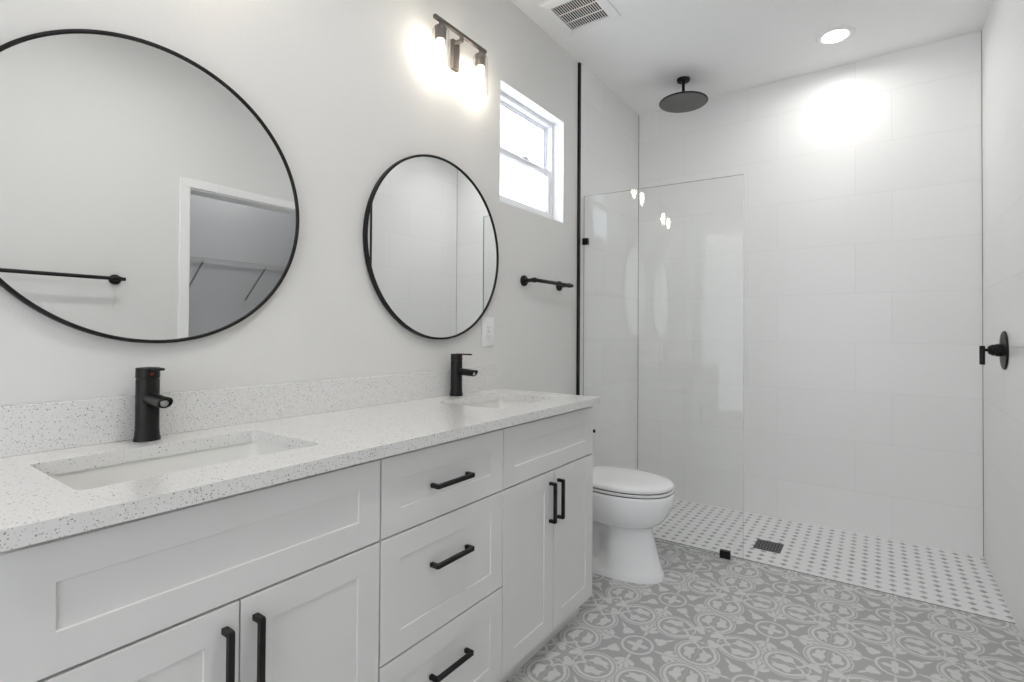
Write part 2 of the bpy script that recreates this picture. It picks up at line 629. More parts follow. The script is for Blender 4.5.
struct('baseboard_left', box(0, 0.014, 1.87, Y_TILE - 0.021, 0, 0.12, bev=0.003), M_TRIM, 'white baseboard behind the toilet', 'baseboard')

sh = thing('wire_shelf', 'white wire closet shelf with slanted braces seen in the large mirror', 'shelf', (2.6, 1.9, 1.655))
bm = bmesh.new()
for zz in (0.0, -0.030):
    bm_tube(bm, [(-0.15, CY0 - 1.9 + 0.002, zz), (-0.15, CY1 - 1.9 - 0.002, zz)], 0.0042, 8)
bm_tube(bm, [(0.0, CY0 - 1.9 + 0.002, 0), (0.0, CY1 - 1.9 - 0.002, 0)], 0.003, 8)
bm_tube(bm, [(0.152, CY0 - 1.9 + 0.002, 0), (0.152, CY1 - 1.9 - 0.002, 0)], 0.004, 8)
obj('shelf_rail', bm, M_WIRE, sh, 40)
bm = bmesh.new()
y = CY0 + 0.03
while y < CY1 - 0.02:
    bm_tube(bm, [(-0.15, y - 1.9, -0.03), (-0.15, y - 1.9, 0.004), (0.155, y - 1.9, 0.004)], 0.0014, 5)
    y += 0.028
o = obj('shelf_wire', bm, M_WIRE, sh)
o['kind'] = 'stuff'
for yb in (1.66, 2.10):
    bm = bmesh.new()
    bm_tube(bm, [(-0.15, yb - 1.9, -0.02), (0.156, yb - 1.9, -0.26)], 0.006, 8)
    obj('shelf_brace', bm, mat('grey_brace', (0.35, 0.35, 0.37), 0.4), sh, 40)

# ------------------------------------------------------------------ window (left wall)
bm = bmesh.new()          # painted drywall return
for a in ((-0.068, 0.0005, WY0, WY0 + 0.004, WZ0, WZ1), (-0.068, 0.0005, WY1 - 0.004, WY1, WZ0, WZ1),
          (-0.068, 0.0005, WY0, WY1, WZ1 - 0.004, WZ1), (-0.068, 0.0005, WY0, WY1, WZ0, WZ0 + 0.004)):
    bm_box(bm, *a)
wd = struct('window_1', bm, M_TRIM, 'small single hung window with obscure glass high on the left wall', 'window')
bm = bmesh.new()
F0, F1 = -0.118, -0.066


def frame_ring(bm, x0, x1, y0, y1, z0, z1, t, bev=0.002, tb=None, tt=None):
    tb = tb or t
    tt = tt or t
    bm_box(bm, x0, x1, y0, y0 + t, z0, z1, bev=bev)
    bm_box(bm, x0, x1, y1 - t, y1, z0, z1, bev=bev)
    bm_box(bm, x0 + 0.0005, x1 - 0.0005, y0 + t, y1 - t, z0, z0 + tb, bev=bev)
    bm_box(bm, x0 + 0.0005, x1 - 0.0005, y0 + t, y1 - t, z1 - tt, z1, bev=bev)


frame_ring(bm, F0, F1, WY0 + 0.004, WY1 - 0.004, WZ0 + 0.004, WZ1 - 0.004, 0.020)
frame_ring(bm, F0, -0.096, WY0 + 0.024, WY1 - 0.024, WZ0 + 0.024, WZ1 - 0.024, 0.010)
obj('window_frame', bm, M_VINYL, wd, 40)
mid = 2.045
bm = bmesh.new()
frame_ring(bm, -0.094, -0.070, WY0 + 0.026, WY1 - 0.026, WZ0 + 0.026, mid + 0.012, 0.026, tb=0.036, tt=0.030)
lo = obj('lower_sash', bm, M_VINYL, wd, 40)
bm = bmesh.new()
frame_ring(bm, -0.086, -0.078, WY0 + 0.050, WY1 - 0.050, WZ0 + 0.060, mid - 0.016, 0.004, bev=0)
obj('gasket', bm, M_GASKET, lo)
obj('pane', box(-0.084, -0.080, WY0 + 0.050, WY1 - 0.050, WZ0 + 0.060, mid - 0.016), M_FROST, lo)
bm = bmesh.new()
bm_box(bm, -0.070, -0.058, 2.16, 2.22, mid + 0.002, mid + 0.014, bev=0.003)
bm_box(bm, -0.066, -0.056, 2.175, 2.205, mid + 0.012, mid + 0.020, bev=0.003)
obj('sash_lock', bm, M_VINYL, lo, 40)
bm = bmesh.new()
frame_ring(bm, -0.117, -0.097, WY0 + 0.026, WY1 - 0.026, mid - 0.010, WZ1 - 0.026, 0.016, tb=0.024, tt=0.014)
us = obj('upper_sash', bm, M_VINYL, wd, 40)
bm = bmesh.new()
frame_ring(bm, -0.112, -0.100, WY0 + 0.040, WY1 - 0.040, mid + 0.010, WZ1 - 0.038, 0.004, bev=0)
obj('gasket', bm, M_GASKET, us)
obj('pane', box(-0.108, -0.104, WY0 + 0.040, WY1 - 0.040, mid + 0.010, WZ1 - 0.038), M_FROST, us)
# unseen window added behind the camera to fill the room with daylight
bm = bmesh.new()
for a in ((0.08, 0.14, FRONT - 0.08, FRONT - 0.03, 0.1, 2.5), (1.80, 1.86, FRONT - 0.08, FRONT - 0.03, 0.1, 2.5),
          (0.14, 1.80, FRONT - 0.08, FRONT - 0.03, 0.1, 0.16), (0.14, 1.80, FRONT - 0.08, FRONT - 0.03, 2.44, 2.5),
          (0.95, 0.99, FRONT - 0.08, FRONT - 0.03, 0.16, 2.44)):
    bm_box(bm, *a, bev=0.002)
w2 = struct('fill_window', bm, M_VINYL, 'unseen window added behind the camera for fill daylight', 'window')
obj('pane', box(0.14, 1.80, FRONT - 0.058, FRONT - 0.054, 0.16, 2.44), M_FILL_PANE, w2)

# ------------------------------------------------------------------ vanity
XF = 0.508            # face of doors and drawers
CB = 0.488            # carcass front
ZB, ZT = 0.090, 0.861


def shaker(bm, y0, y1, z0, z1, fw=0.058, x1=XF):
    """raised frame round a recessed flat panel, crisp bevelled inner edge"""
    xb, xr = CB + 0.0005, x1 - 0.0035
    out = [(y0, z0), (y1, z0), (y1, z1), (y0, z1)]
    inn = [(y0 + fw, z0 + fw), (y1 - fw, z0 + fw), (y1 - fw, z1 - fw), (y0 + fw, z1 - fw)]
    e = 0.0007
    loops = []
    for x, pts, off in ((xb, out, 0), (x1 - e, out, 0), (x1, out, e), (x1, inn, -e), (x1 - e, inn, 0), (xr, inn, 0.0008)):
        lp = []
        cy = (y0 + y1) / 2
        cz = (z0 + z1) / 2
        for (py, pz) in pts:
            lp.append(bm.verts.new((x, py + (off if py < cy else -off), pz + (off if pz < cz else -off))))
        loops.append(lp)
    for a, b in zip(loops, loops[1:]):
        for j in range(4):
            bm.faces.new((a[j], a[(j + 1) % 4], b[(j + 1) % 4], b[j]))
    bm.faces.new(loops[-1])
    bm.faces.new(loops[0][::-1])
    return bm


def pull(parent, length, vertical, y, z):
    """square-section bow pull with mitred round-cornered ends, centred at y,z on the face"""
    h, w, t = length / 2, 0.0052, 0.0100
    x0, x1 = XF - 0.001, XF + 0.028
    # U outline in (x, along) with clipped outer corners, extruded to the bar's width
    c = 0.004
    out = [(x0, -h - w), (x1 - c, -h - w), (x1 - c * 0.3, -h - w + c * 0.3), (x1, -h - w + c), (x1, h + w - c), (x1 - c * 0.3, h + w - c * 0.3), (x1 - c, h + w), (x0, h + w),
           (x0, h + w - t), (x1 - t, h + w - t), (x1 - t, -h - w + t), (x0, -h - w + t)]
    bm = bmesh.new()
    sides = []
    for q in (-w, w):
        sides.append([bm.verts.new((x, y + q, z + l) if vertical else (x, y + l, z + q)) for x, l in out])
    n_ = len(out)
    for i in range(n_):
        bm.faces.new((sides[0][i], sides[0][(i + 1) % n_], sides[1][(i + 1) % n_], sides[1][i]))
    for sd in sides:
        bm.faces.new((sd[0], sd[1], sd[2], sd[3], sd[10], sd[11]))
        bm.faces.new((sd[3], sd[4], sd[9], sd[10]))
        bm.faces.new((sd[4], sd[5], sd[6], sd[7], sd[8], sd[9]))
    return obj('handle', bm, M_BLACK, parent)


def carcass(bm, y0, y1):
    t = 0.016
    bm_box(bm, 0.003, CB, y0, y0 + t, ZB, ZT - 0.001)
    bm_box(bm, 0.003, CB, y1 - t, y1, ZB, ZT - 0.001)
    bm_box(bm, 0.003, CB, y0 + t, y1 - t, ZB, ZB + t)
    bm_box(bm, 0.003, 0.012, y0 + t, y1 - t, ZB + t, ZT - 0.001)
    bm_box(bm, CB - 0.018, CB, y0 + t, y1 - t, ZT - 0.09, ZT - 0.001)
    bm_box(bm, CB - 0.018, CB, y0 + t, y1 - t, 0.655, 0.668)
    bm_box(bm, CB - 0.018, CB, y0 + t, y1 - t, 0.362, 0.372)


def sink_cabinet(y0, y1, gap, label):
    c = thing('sink_cabinet', label, 'cabinet', (0, 0, 0), group='white shaker vanity cabinets')
    bm = bmesh.new()
    carcass(bm, y0, y1)
    obj('body', bm, M_CAB, c)
    obj('false_drawer_front', shaker(bmesh.new(), y0 + 0.0013, y1 - 0.002, 0.6635, 0.8485), M_CAB, c)
    for a, b, hy in ((y0 + 0.0013, gap - 0.0015, gap - 0.027), (gap + 0.0015, y1 - 0.002, gap + 0.027)):
        d = obj('door', shaker(bmesh.new(), a, b, ZB + 0.002, 0.6585), M_CAB, c)
        pull(d, 0.130, True, hy, 0.553)
    obj('toe_kick', box(0.003, 0.448, y0 + (0.002 if y0 > 1 else 0), y1 - 0.002, 0.0, ZB - 0.0005), M_CAB, c)
    return c


YA, YB, YC = 0.7905, 1.2595, 1.858
left_cab = sink_cabinet(0.165, YA, 0.476, 'white two-door sink cabinet under the nearer, larger looking mirror')
right_cab = sink_cabinet(YB, YC, 1.556, 'white two-door sink cabinet next to the toilet')
dc = thing('drawer_cabinet', 'white three-drawer cabinet between the two sink cabinets', 'cabinet')
bm = bmesh.new()
carcass(bm, YA + 0.001, YB - 0.001)
obj('body', bm, M_CAB, dc)
for z0, z1, hz in ((0.6635, 0.8485, 0.750), (0.3700, 0.6590, 0.547), (ZB + 0.002, 0.3655, 0.260)):
    d = obj('drawer', shaker(bmesh.new(), YA + 0.0025, YB - 0.0015, z0, z1), M_CAB, dc)
    pull(d, 0.134, False, (YA + YB) / 2 - 0.002, hz)
obj('toe_kick', box(0.003, 0.448, YA, YB, 0.0, ZB - 0.0005), M_CAB, dc)

# ---- countertop with two rectangular cutouts, rounded corners
ZC, ZU = 0.8895, 0.8615
XC = 0.5377
CY_0, CY_1 = 0.152, 1.8625
SINKS = ((0.484, 0.128, 0.412, 0.214), (1.548, 0.128, 0.412, 0.190))    # centre y, x0, x1, half width


def rrect(x0, x1, y0, y1, r, n=5):
    pts = []
    for cx, cy, a0 in ((x1 - r, y1 - r, 0), (x0 + r, y1 - r, PI / 2), (x0 + r, y0 + r, PI), (x1 - r, y0 + r, 1.5 * PI)):
        for k in range(n + 1):
            a = a0 + PI / 2 * k / n
            pts.append((cx + r * math.cos(a), cy + r * math.sin(a)))
    return pts


ct = thing('countertop', 'white speckled quartz vanity top with two rectangular sink cutouts', 'countertop', (0, 0, 0))
bm = bmesh.new()
for zz in (ZC, ZU):
    edges = []
    loops = [[(0.0015, CY_0), (XC, CY_0), (XC, CY_1), (0.0015, CY_1)]]
    loops += [rrect(x0, x1, cy - hw, cy + hw, 0.012) for cy, x0, x1, hw in SINKS]
    for lp in loops:
        vs = [bm.verts.new((x, y_, zz)) for x, y_ in lp]
        edges += [bm.edges.new((vs[i], vs[(i + 1) % len(vs)])) for i in range(len(vs))]
    bmesh.ops.triangle_fill(bm, use_beauty=True, use_dissolve=False, edges=edges)
bm.verts.ensure_lookup_table()
nv = len(bm.verts) // 2
sizes = [4] + [24] * 2
k = 0
for s_ in sizes:
    for i in range(s_):
        a, b = k + i, k + (i + 1) % s_
        bm.faces.new((bm.verts[a], bm.verts[b], bm.verts[b + nv], bm.verts[a + nv]))
    k += s_
obj('slab', bm, M_QUARTZ, ct)
obj('backsplash', box(0.0015, 0.0175, CY_0, CY_1, ZC + 0.0003, 0.9912, bev=0.0012), M_QUARTZ, ct)

# ---- undermount sinks
for i, (cy, x0, x1, hw) in enumerate(SINKS):
    s = thing('undermount_sink', ('white rectangular undermount sink below the near black tap',
                                  'white rectangular undermount sink at the toilet end of the vanity top')[i], 'sink', (0, 0, 0), group='undermount sinks')
    bm = bmesh.new()
    rings = []
    for off, z, r in ((0.012, ZU - 0.0005, 0.02), (-0.004, ZU - 0.0005, 0.02), (-0.004, ZU - 0.004, 0.02), (-0.002, ZU - 0.03, 0.03), (0.010, ZU - 0.09, 0.04),
                      (0.032, ZU - 0.122, 0.05), (0.07, ZU - 0.13, 0.05), (0.108, ZU - 0.134, 0.028)):
        if off == 0.012:
            lp = rrect(x0 - off, x1 + off, cy - hw - off, cy + hw + off, 0.02)
        else:
            lp = rrect(x0 + off, x1 - off, cy - hw + off, cy + hw - off, r)
        rings.append([bm.verts.new((x, y_, z)) for x, y_ in lp])
    inner = rings[:]
    # outer skin
    outer = []
    for off, z, r in ((-0.012, ZU - 0.012, 0.03), (-0.006, ZU - 0.10, 0.04), (0.03, ZU - 0.14, 0.05), (0.10, ZU - 0.15, 0.03)):
        lp = rrect(x0 + off, x1 - off, cy - hw + off, cy + hw - off, r)
        outer.append([bm.verts.new((x, y_, z)) for x, y_ in lp])
    seq = inner[::-1] + outer
    for a, b in zip(seq, seq[1:]):
        for j in range(24):
            bm.faces.new((a[j], a[(j + 1) % 24], b[(j + 1) % 24], b[j]))
    bm.faces.new(seq[0])
    bm.faces.new(seq[-1][::-1])
    obj('basin', bm, M_SINK, s, 50)
    obj('drain', bm_lathe(bmesh.new(), [(0.006, -0.004), (0.024, -0.003), (0.030, 0.001), (0.031, 0.004), (0.027, 0.005), (0.022, 0.004), (0.018, 0.006), (0.005, 0.007)],
                          ((x0 + x1) / 2, cy, ZU - 0.133)), M_BLACK, s, 50)

# ---- faucets
fa = thing('faucet', 'matte black single-hole tap at the near sink, red dot on its collar', 'tap', (0.052, 0.487, ZC), group='black basin taps')
bm = bm_lathe(bmesh.new(), [(0.024, 0.0005), (0.0265, 0.001), (0.0265, 0.004), (0.0245, 0.012), (0.0232, 0.03), (0.0232, 0.141), (0.0222, 0.1425), (0.0222, 0.1445)])
obj('body', bm, M_BLACKP, fa, 35)
bm = bm_lathe(bmesh.new(), [(0.0218, 0.1442), (0.0236, 0.1452), (0.0236, 0.1675), (0.0228, 0.1690), (0.020, 0.1695)])
hd = obj('handle_cap', bm, M_BLACKP, fa, 35)
bm = bmesh.new()
bm_box(bm, 0.000, 0.078, -0.0065, 0.0065, 0.1650, 0.1710, bev=0.0022)
obj('lever', bm, M_BLACKP, hd, 35)
bm = bm_lathe(bmesh.new(), [(0.0035, -0.001), (0.0035, 0.001)], (0.0234, -0.0002, 0.155), 'x', 16)
obj('temperature_mark', bm, M_RED, hd)
bm = bmesh.new()          # spout: flattened tube sloping out, open angled mouth
prof = []
for t_ in range(9):
    f = t_ / 8
    prof.append((0.012 + 0.086 * f, 0.0990 - 0.004 * f, 0.0165 - 0.0015 * f, 0.0145 - 0.0015 * f))
rings = []
for x, z, ry, rz_ in prof:
    rings.append([bm.verts.new((x + (0.007 if (x > 0.095) else 0) * math.sin(2 * PI * j / 20), ry * math.cos(2 * PI * j / 20), z + rz_ * math.sin(2 * PI * j / 20))) for j in range(20)])
x, z, ry, rz_ = prof[-1]
rings.append([bm.verts.new((x + 0.006 * math.sin(2 * PI * j / 20), (ry - 0.003) * math.cos(2 * PI * j / 20), z + (rz_ - 0.003) * math.sin(2 * PI * j / 20))) for j in range(20)])
rings.append([bm.verts.new((x - 0.006 + 0.004 * math.sin(2 * PI * j / 20), (ry - 0.004) * math.cos(2 * PI * j / 20), z + (rz_ - 0.004) * math.sin(2 * PI * j / 20))) for j in range(20)])
for a, b in zip(rings, rings[1:]):
    for j in range(20):
        bm.faces.new((a[j], a[(j + 1) % 20], b[(j + 1) % 20], b[j]))
bm.faces.new(rings[-1])
bm.faces.new(rings[0][::-1])
sp = obj('spout', bm, M_BLACKP, fa, 40)
obj('aerator', bm_lathe(bmesh.new(), [(0.0085, 0.0), (0.0085, 0.004), (0.005, 0.0045)], (0.0895, 0, 0.0945), 'x', 24), M_CHROME, sp, 40)
f2 = copy_tree(fa)
f2.location = (0.052, 1.545, ZC)
f2['label'] = 'matte black single-hole tap at the far sink beside the outlet'

# ------------------------------------------------------------------ mirrors
mi = thing('round_mirror', 'large round black-framed mirror nearest the camera, cut by the left photo edge', 'mirror', (0.003, 0.518, 1.476), group='round wall mirrors')
R = 0.362
bm = bmesh.new()
prof = [(R - 0.008, 0.004), (R - 0.008, 0.017), (R - 0.006, 0.019), (R - 0.001, 0.019), (R, 0.017), (R, 0.0)]
prof2 = [(R - 0.030, 0.0)]
seg = 160
rings = []
for r, h in [(R - 0.03, 0.0)] + [(R - 0.03, 0.004)] + prof:
    rings.append([bm.verts.new((h, r * math.cos(2 * PI * j / seg), r * math.sin(2 * PI * j / seg))) for j in range(seg)])
rings.append(rings[0])
for a, b in zip(rings, rings[1:]):
    for j in range(seg):
        bm.faces.new((a[j], a[(j + 1) % seg], b[(j + 1) % seg], b[j]))
obj('frame', bm, M_BLACK, mi, 40)
obj('mirror_glass', bm_lathe(bmesh.new(), [(R - 0.0085, 0.006), (R - 0.0085, 0.014)], (0, 0, 0), 'x', 160), M_MIRROR, mi)
MROT = math.radians(-0.72)
m2 = copy_tree(mi)
m2.location = (0.008, 1.484, 1.478)
m2.rotation_euler = (0, 0, MROT)
m2['label'] = 'round black-framed mirror over the far sink, shower reflected in it'

# ------------------------------------------------------------------ vanity sconces
sn = thing('vanity_sconce', 'dark two-bulb wall sconce with clear glass shades above the far mirror', 'wall lamp', (0, 1.560, 2.360), group='two-bulb vanity sconces')
obj('backplate', box(0.0005, 0.018, -0.012, 0.028, -0.128, -0.006, bev=0.003), M_BRONZE, sn, 40)
bm = bmesh.new()
bm_tube(bm, [(0.018, 0, -0.022), (0.052, 0, -0.022), (0.052, 0, -0.003)], 0.006, square=True)
obj('arm', bm, M_BRONZE, sn)
obj('bar', box(0.045, 0.059, -0.156, 0.156, -0.006, 0.008, bev=0.0015), M_BRONZE, sn, 40)
for s_ in (-1, 1):
    yy = s_ * 0.121
    bm = bm_lathe(bmesh.new(), [(0.007, 0.0), (0.007, -0.018), (0.024, -0.022), (0.024, -0.026), (0.0215, -0.028), (0.0215, -0.066), (0.019, -0.070), (0.014, -0.0705)], (0.052, yy, -0.006))
    so = obj('socket', bm, M_BRONZE, sn, 35)
    bm = bmesh.new()
    sgm = 48
    rings = []
    for r, h in ((0.0245, -0.034), (0.030, -0.036), (0.0330, -0.042), (0.0345, -0.195), (0.0325, -0.195), (0.0310, -0.043), (0.029, -0.038), (0.0245, -0.036)):
        rings.append([bm.verts.new((0.052 + r * math.cos(2 * PI * j / sgm), yy + r * math.sin(2 * PI * j / sgm), h)) for j in range(sgm)])
    rings.append(rings[0])
    for a, b in zip(rings, rings[1:]):
        for j in range(sgm):
            bm.faces.new((a[j], a[(j + 1) % sgm], b[(j + 1) % sgm], b[j]))
    obj('glass_shade', bm, M_SHADE, sn, 50)
    bm = bm_lathe(bmesh.new(), [(0.004, -0.071), (0.012, -0.073), (0.0135, -0.085), (0.0160, -0.105), (0.0165, -0.125), (0.0125, -0.155), (0.007, -0.178), (0.002, -0.184)], (0.052, yy, 0))
    obj('bulb', bm, M_BULB, so, 60)
sn2 = copy_tree(sn)
sn2.location = (0, 0.50, 2.365)
sn2['label'] = 'two-bulb wall sconce above the nearest mirror, visible only as a reflection in the shower glass'
for cy in (1.560, 0.50):
    for s_ in (-1, 1):
        light('sconce_bulb_light', 'POINT', (0.052, cy + s_ * 0.121, 2.360 - 0.13), P_SCONCE, (1.0, 0.86, 0.68), size=0.02)

# ------------------------------------------------------------------ towel bars
def towel_bar(label, y0, y1, r0, r1, z, wall_x, sgn, sag=0.0):
    t_ = thing('towel_bar', label, 'towel bar', (wall_x, 0, z), group=None)
    bm = bmesh.new()
    bm_tube(bm, [(sgn * 0.070, y0, 0), (sgn * 0.070, y0 + 0.004, 0), (sgn * 0.070, y1 - 0.004, 0), (sgn * 0.070, y1, 0)], [0.0085, 0.0095, 0.0095, 0.0085], 20)
    obj('rail', bm, M_BLACK, t_, 40)
    for yy in (r0, r1):
        prof = [(0.0265, 0.0005), (0.0265, 0.010), (0.024, 0.013), (0.0125, 0.0145), (0.0095, 0.018), (0.0095, 0.056), (0.0125, 0.060), (0.0125, 0.074), (0.010, 0.076)]
        bm = bm_lathe(bmesh.new(), [(r, h) for r, h in prof], (0, yy, 0), 'x' if sgn > 0 else '-x', 32)
        obj('mounting_post', bm, M_BLACK, t_, 35)
    return t_


towel_bar('short black towel bar on the left wall between the far mirror and the shower', 2.062, 2.455, 2.085, 2.424, 1.404, 0.0, 1)
towel_bar('long black towel bar on the right wall, reflected in the nearest mirror', 0.37, 1.026, 0.42, 1.000, 1.414, W, -1)

# ------------------------------------------------------------------ outlet
ol = thing('wall_outlet', 'white wall outlet plate beside the far mirror above the countertop', 'outlet', (0, 1.803, 1.149))
obj('plate', box(0.0003, 0.0065, -0.043, 0.043, -0.066, 0.066, bev=0.002), M_PLAST, ol, 40)
obj('receptacle', box(0.006, 0.009, -0.018, 0.018, -0.036, 0.036, bev=0.001), M_PLAST, ol, 40)
for zz in (-0.020, 0.020):
    bm = bmesh.new()
    bm_box(bm, 0.0088, 0.0093, -0.0075, -0.0055, zz - 0.004, zz + 0.004)
    bm_box(bm, 0.0088, 0.0093, 0.0055, 0.0075, zz - 0.0035, zz + 0.0035)
    bm_lathe(bm, [(0.0022, 0.0088), (0.0022, 0.0093)], (0, 0, zz - 0.009), 'x', 12)
    obj('socket_slots', bm, M_GASKET, ol)
obj('test_button', box(0.0088, 0.0100, -0.008, 0.008, -0.0035, 0.0035, bev=0.0006), mat('light_grey_button', (0.6, 0.6, 0.6), 0.4), ol)

# ------------------------------------------------------------------ ceiling exhaust fan cover
vf = thing('exhaust_fan_cover', 'square white ceiling exhaust fan grille with dark slots', 'vent', (0.243, 2.214, H))
bm = bmesh.new()
h0, h1 = 0.158, 0.106
lv = []
for hw, zz in ((0.150, -0.0005), (0.150, -0.005), (0.143, -0.009), (0.112, -0.014), (0.106, -0.014), (0.106, -0.0005)):
    lv.append([bm.verts.new((sx * hw, sy * hw, zz)) for sx, sy in ((-1, -1), (1, -1), (1, 1), (-1, 1))])
for a, b in zip(lv, lv[1:]):
    for j in range(4):
        bm.faces.new((a[j], a[(j + 1) % 4], b[(j + 1) % 4], b[j]))
obj('frame', bm, M_PLAST, vf)
obj('backing', box(-0.106, 0.106, -0.106, 0.106, -0.004, -0.0006), M_DARKCAN, vf)
bm = bmesh.new()
ns = 17
for i in range(ns + 1):
    x = -0.106 + 0.212 * i / ns
    bm_box(bm, x - 0.0017, x + 0.0017, -0.106, 0.106, -0.0137, -0.0117)
obj('grille_slat', bm, M_PLAST, vf)
bm = bmesh.new()
for yy in (-0.036, 0.036):
    bm_box(bm, -0.106, 0.106, yy - 0.0025, yy + 0.0025, -0.0139, -0.0115)
obj('cross_rib', bm, M_PLAST, vf)

# ------------------------------------------------------------------ recessed downlights: shower one real, the rest added as fill
def downlight(x, y, label, power):
    d_ = thing('recessed_downlight', label, 'ceiling light', (x, y, H), group='recessed ceiling lights')
    bm = bm_lathe(bmesh.new(), [(0.060, -0.0035), (0.064, -0.006), (0.072, -0.008), (0.090, -0.005), (0.094, -0.0005)], seg=64, cap=False)
    obj('trim_ring', bm, M_PLAST, d_, 60)
    bm = bm_lathe(bmesh.new(), [(0.0605, -0.001), (0.0605, -0.0045), (0.055, -0.0055)], seg=64)
    obj('lens', bm, M_LENS, d_, 60)
    light('downlight_lamp', 'AREA', (x, y, H - 0.012), power, COOL, size=0.11, spread=3.0)
    return d_


downlight(1.269, 3.158, 'round glowing recessed light in the ceiling over the shower', P_SHOWER)
downlight(1.05, 0.95, 'unseen round fill light added to the ceiling over the middle of the room', P_ROOM_FILL)  # added out of view to brighten the room
downlight(1.05, -0.65, 'unseen round fill light added to the ceiling behind the camera', P_REAR_FILL)  # added fill, out of view
downlight(2.38, 1.9, 'unseen round fill light added to the closet ceiling', P_CLOSET_FILL)  # added to brighten the closet seen in the mirror

# ------------------------------------------------------------------ rain shower head
rh = thing('rain_shower_head', 'round matte black rain shower head hanging from the ceiling', 'shower head', (0.450, 3.178, H))
obj('ceiling_flange', bm_lathe(bmesh.new(), [(0.040, -0.0004), (0.040, -0.010), (0.037, -0.014), (0.012, -0.016)], seg=40), M_BLACK, rh, 35)
bm = bm_lathe(bmesh.new(), [(0.0095, -0.014), (0.0095, -0.110), (0.016, -0.112), (0.018, -0.122), (0.022, -0.128), (0.022, -0.1335)], seg=32)
obj('arm', bm, M_BLACK, rh, 35)
hdp = obj('head', bm_lathe(bmesh.new(), [(0.022, -0.1335), (0.141, -0.1405), (0.1465, -0.1425), (0.1475, -0.146), (0.145, -0.149), (0.142, -0.1495)], seg=96), M_BLACK, rh, 35)
obj('face_plate', bm_lathe(bmesh.new(), [(0.142, -0.1493), (0.142, -0.1505), (0.002, -0.1505)], seg=64, cap=False), M_FACE, hdp, 35)
bm = bmesh.new()
for k in range(1, 11):
    rr = k * 0.0132
    n_ = int(6 * k)
    for j in range(n_):
        a = 2 * PI * j / n_ + 0.2 * k
        bm_lathe(bm, [(0.0036, -0.1502), (0.0028, -0.1530)], (rr * math.cos(a), rr * math.sin(a), 0), 'z', 6)
o = obj('spray_nozzles', bm, M_NOZ, hdp)
o['kind'] = 'stuff'

# ------------------------------------------------------------------ shower valve on the right wall
sv = thing('shower_valve', 'matte black round shower valve with lever handle on the right wall', 'shower valve', (W - 0.010, 2.965, 1.082))
obj('escutcheon', bm_lathe(bmesh.new(), [(0.083, 0.0004), (0.083, 0.004), (0.080, 0.008), (0.05, 0.012), (0.030, 0.014)], axis='-x', seg=64), M_BLACK, sv, 40)
bm = bm_lathe(bmesh.new(), [(0.027, 0.012), (0.027, 0.030), (0.024, 0.033), (0.024, 0.044), (0.019, 0.048), (0.019, 0.053), (0.012, 0.056), (0.0065, 0.057), (0.0065, 0.070)], axis='-x', seg=40)
obj('valve_body', bm, M_BLACK, sv, 35)
bm = bmesh.new()
bm_tube(bm, [(-0.074, 0, 0.018), (-0.074, 0, 0.016), (-0.074, 0, -0.062), (-0.074, 0, -0.064)], [0.0085, 0.0098, 0.0098, 0.0085], 24)
obj('lever', bm, M_BLACK, sv, 40)

# ------------------------------------------------------------------ glass screen
YG = 2.750
gs = thing('shower_glass_panel', 'frameless clear glass shower screen standing beside the toilet', 'shower screen', (0.0145, 2.686, 0), rz=math.radians(4.0))
bm = bmesh.new()
bm_box(bm, 0.002, 0.883, -0.005, 0.005, 0.012, 1.955)
gl = obj('pane', bm, [M_GLASS, M_GEDGE], gs)
for p in gl.data.polygons:
    if abs(p.normal.y) < 0.5:
        p.material_index = 1
bm = bmesh.new()
bm_box(bm, -0.0035, 0.030, -0.0125, 0.0125, 1.668, 1.706, bev=0.001)
obj('wall_clamp', bm, M_BLACK, gs)
bm = bmesh.new()
bm_box(bm, -0.0035, 0.043, -0.0125, 0.0125, 0.26, 0.30, bev=0.001)
obj('wall_clamp', bm, M_BLACK, gs)
bm = bmesh.new()
bm_box(bm, 0.772, 0.822, -0.0125, 0.0125, 0.0005, 0.038, bev=0.001)
obj('floor_clamp', bm, M_BLACK, gs)

# ------------------------------------------------------------------ shower drain
dr = thing('shower_drain', 'square dark metal drain grate in the white mosaic shower floor', 'drain', (0.967, 3.026, 0))
bm = bmesh.new()
a_, b_ = 0.066, 0.058
for q in ((-a_, a_, -a_, -b_), (-a_, a_, b_, a_), (-a_, -b_, -b_, b_), (b_, a_, -b_, b_)):
    bm_box(bm, q[0], q[1], q[2], q[3], 0.0003, 0.004)
obj('frame', bm, M_BRONZE, dr)
obj('trap', box(-b_, b_, -b_, b_, 0.0003, 0.0012), M_DARKCAN, dr)
bm = bmesh.new()
for i in range(8):
    q = -b_ + 2 * b_ * (i + 0.5) / 8
    bm_box(bm, q - 0.0032, q + 0.0032, -b_, b_, 0.0014, 0.0036)
for i in range(6):
    q = -b_ + 2 * b_ * (i + 0.5) / 6
    bm_box(bm, -b_, b_, q - 0.0028, q + 0.0028, 0.0013, 0.0035)
obj('grate', bm, mat('pewter_grate', (0.14, 0.14, 0.15), 0.3, metal=0.8), dr)

# ------------------------------------------------------------------ toilet paper holder on the cabinet side
tp = thing('toilet_paper_holder', 'small black toilet paper holder on the side of the cabinet by the toilet', 'paper holder', (0.475, 1.8585, 0.742))
obj('mounting_post', bm_lathe(bmesh.new(), [(0.022, 0.0003), (0.022, 0.006), (0.009, 0.009), (0.008, 0.045), (0.006, 0.047)], (-0.03, 0, 0), 'y', 24), M_BLACK, tp, 40)
bm = bmesh.new()
bm_tube(bm, [(-0.16, 0.040, 0), (0.02, 0.040, 0)], 0.0068, 16)
obj('roll_rod', bm, M_BLACK, tp, 40)

# ------------------------------------------------------------------ toilet
TY = 2.325
to = thing('toilet', 'white elongated two-piece toilet between the vanity and the glass screen', 'toilet', (0, TY, 0))


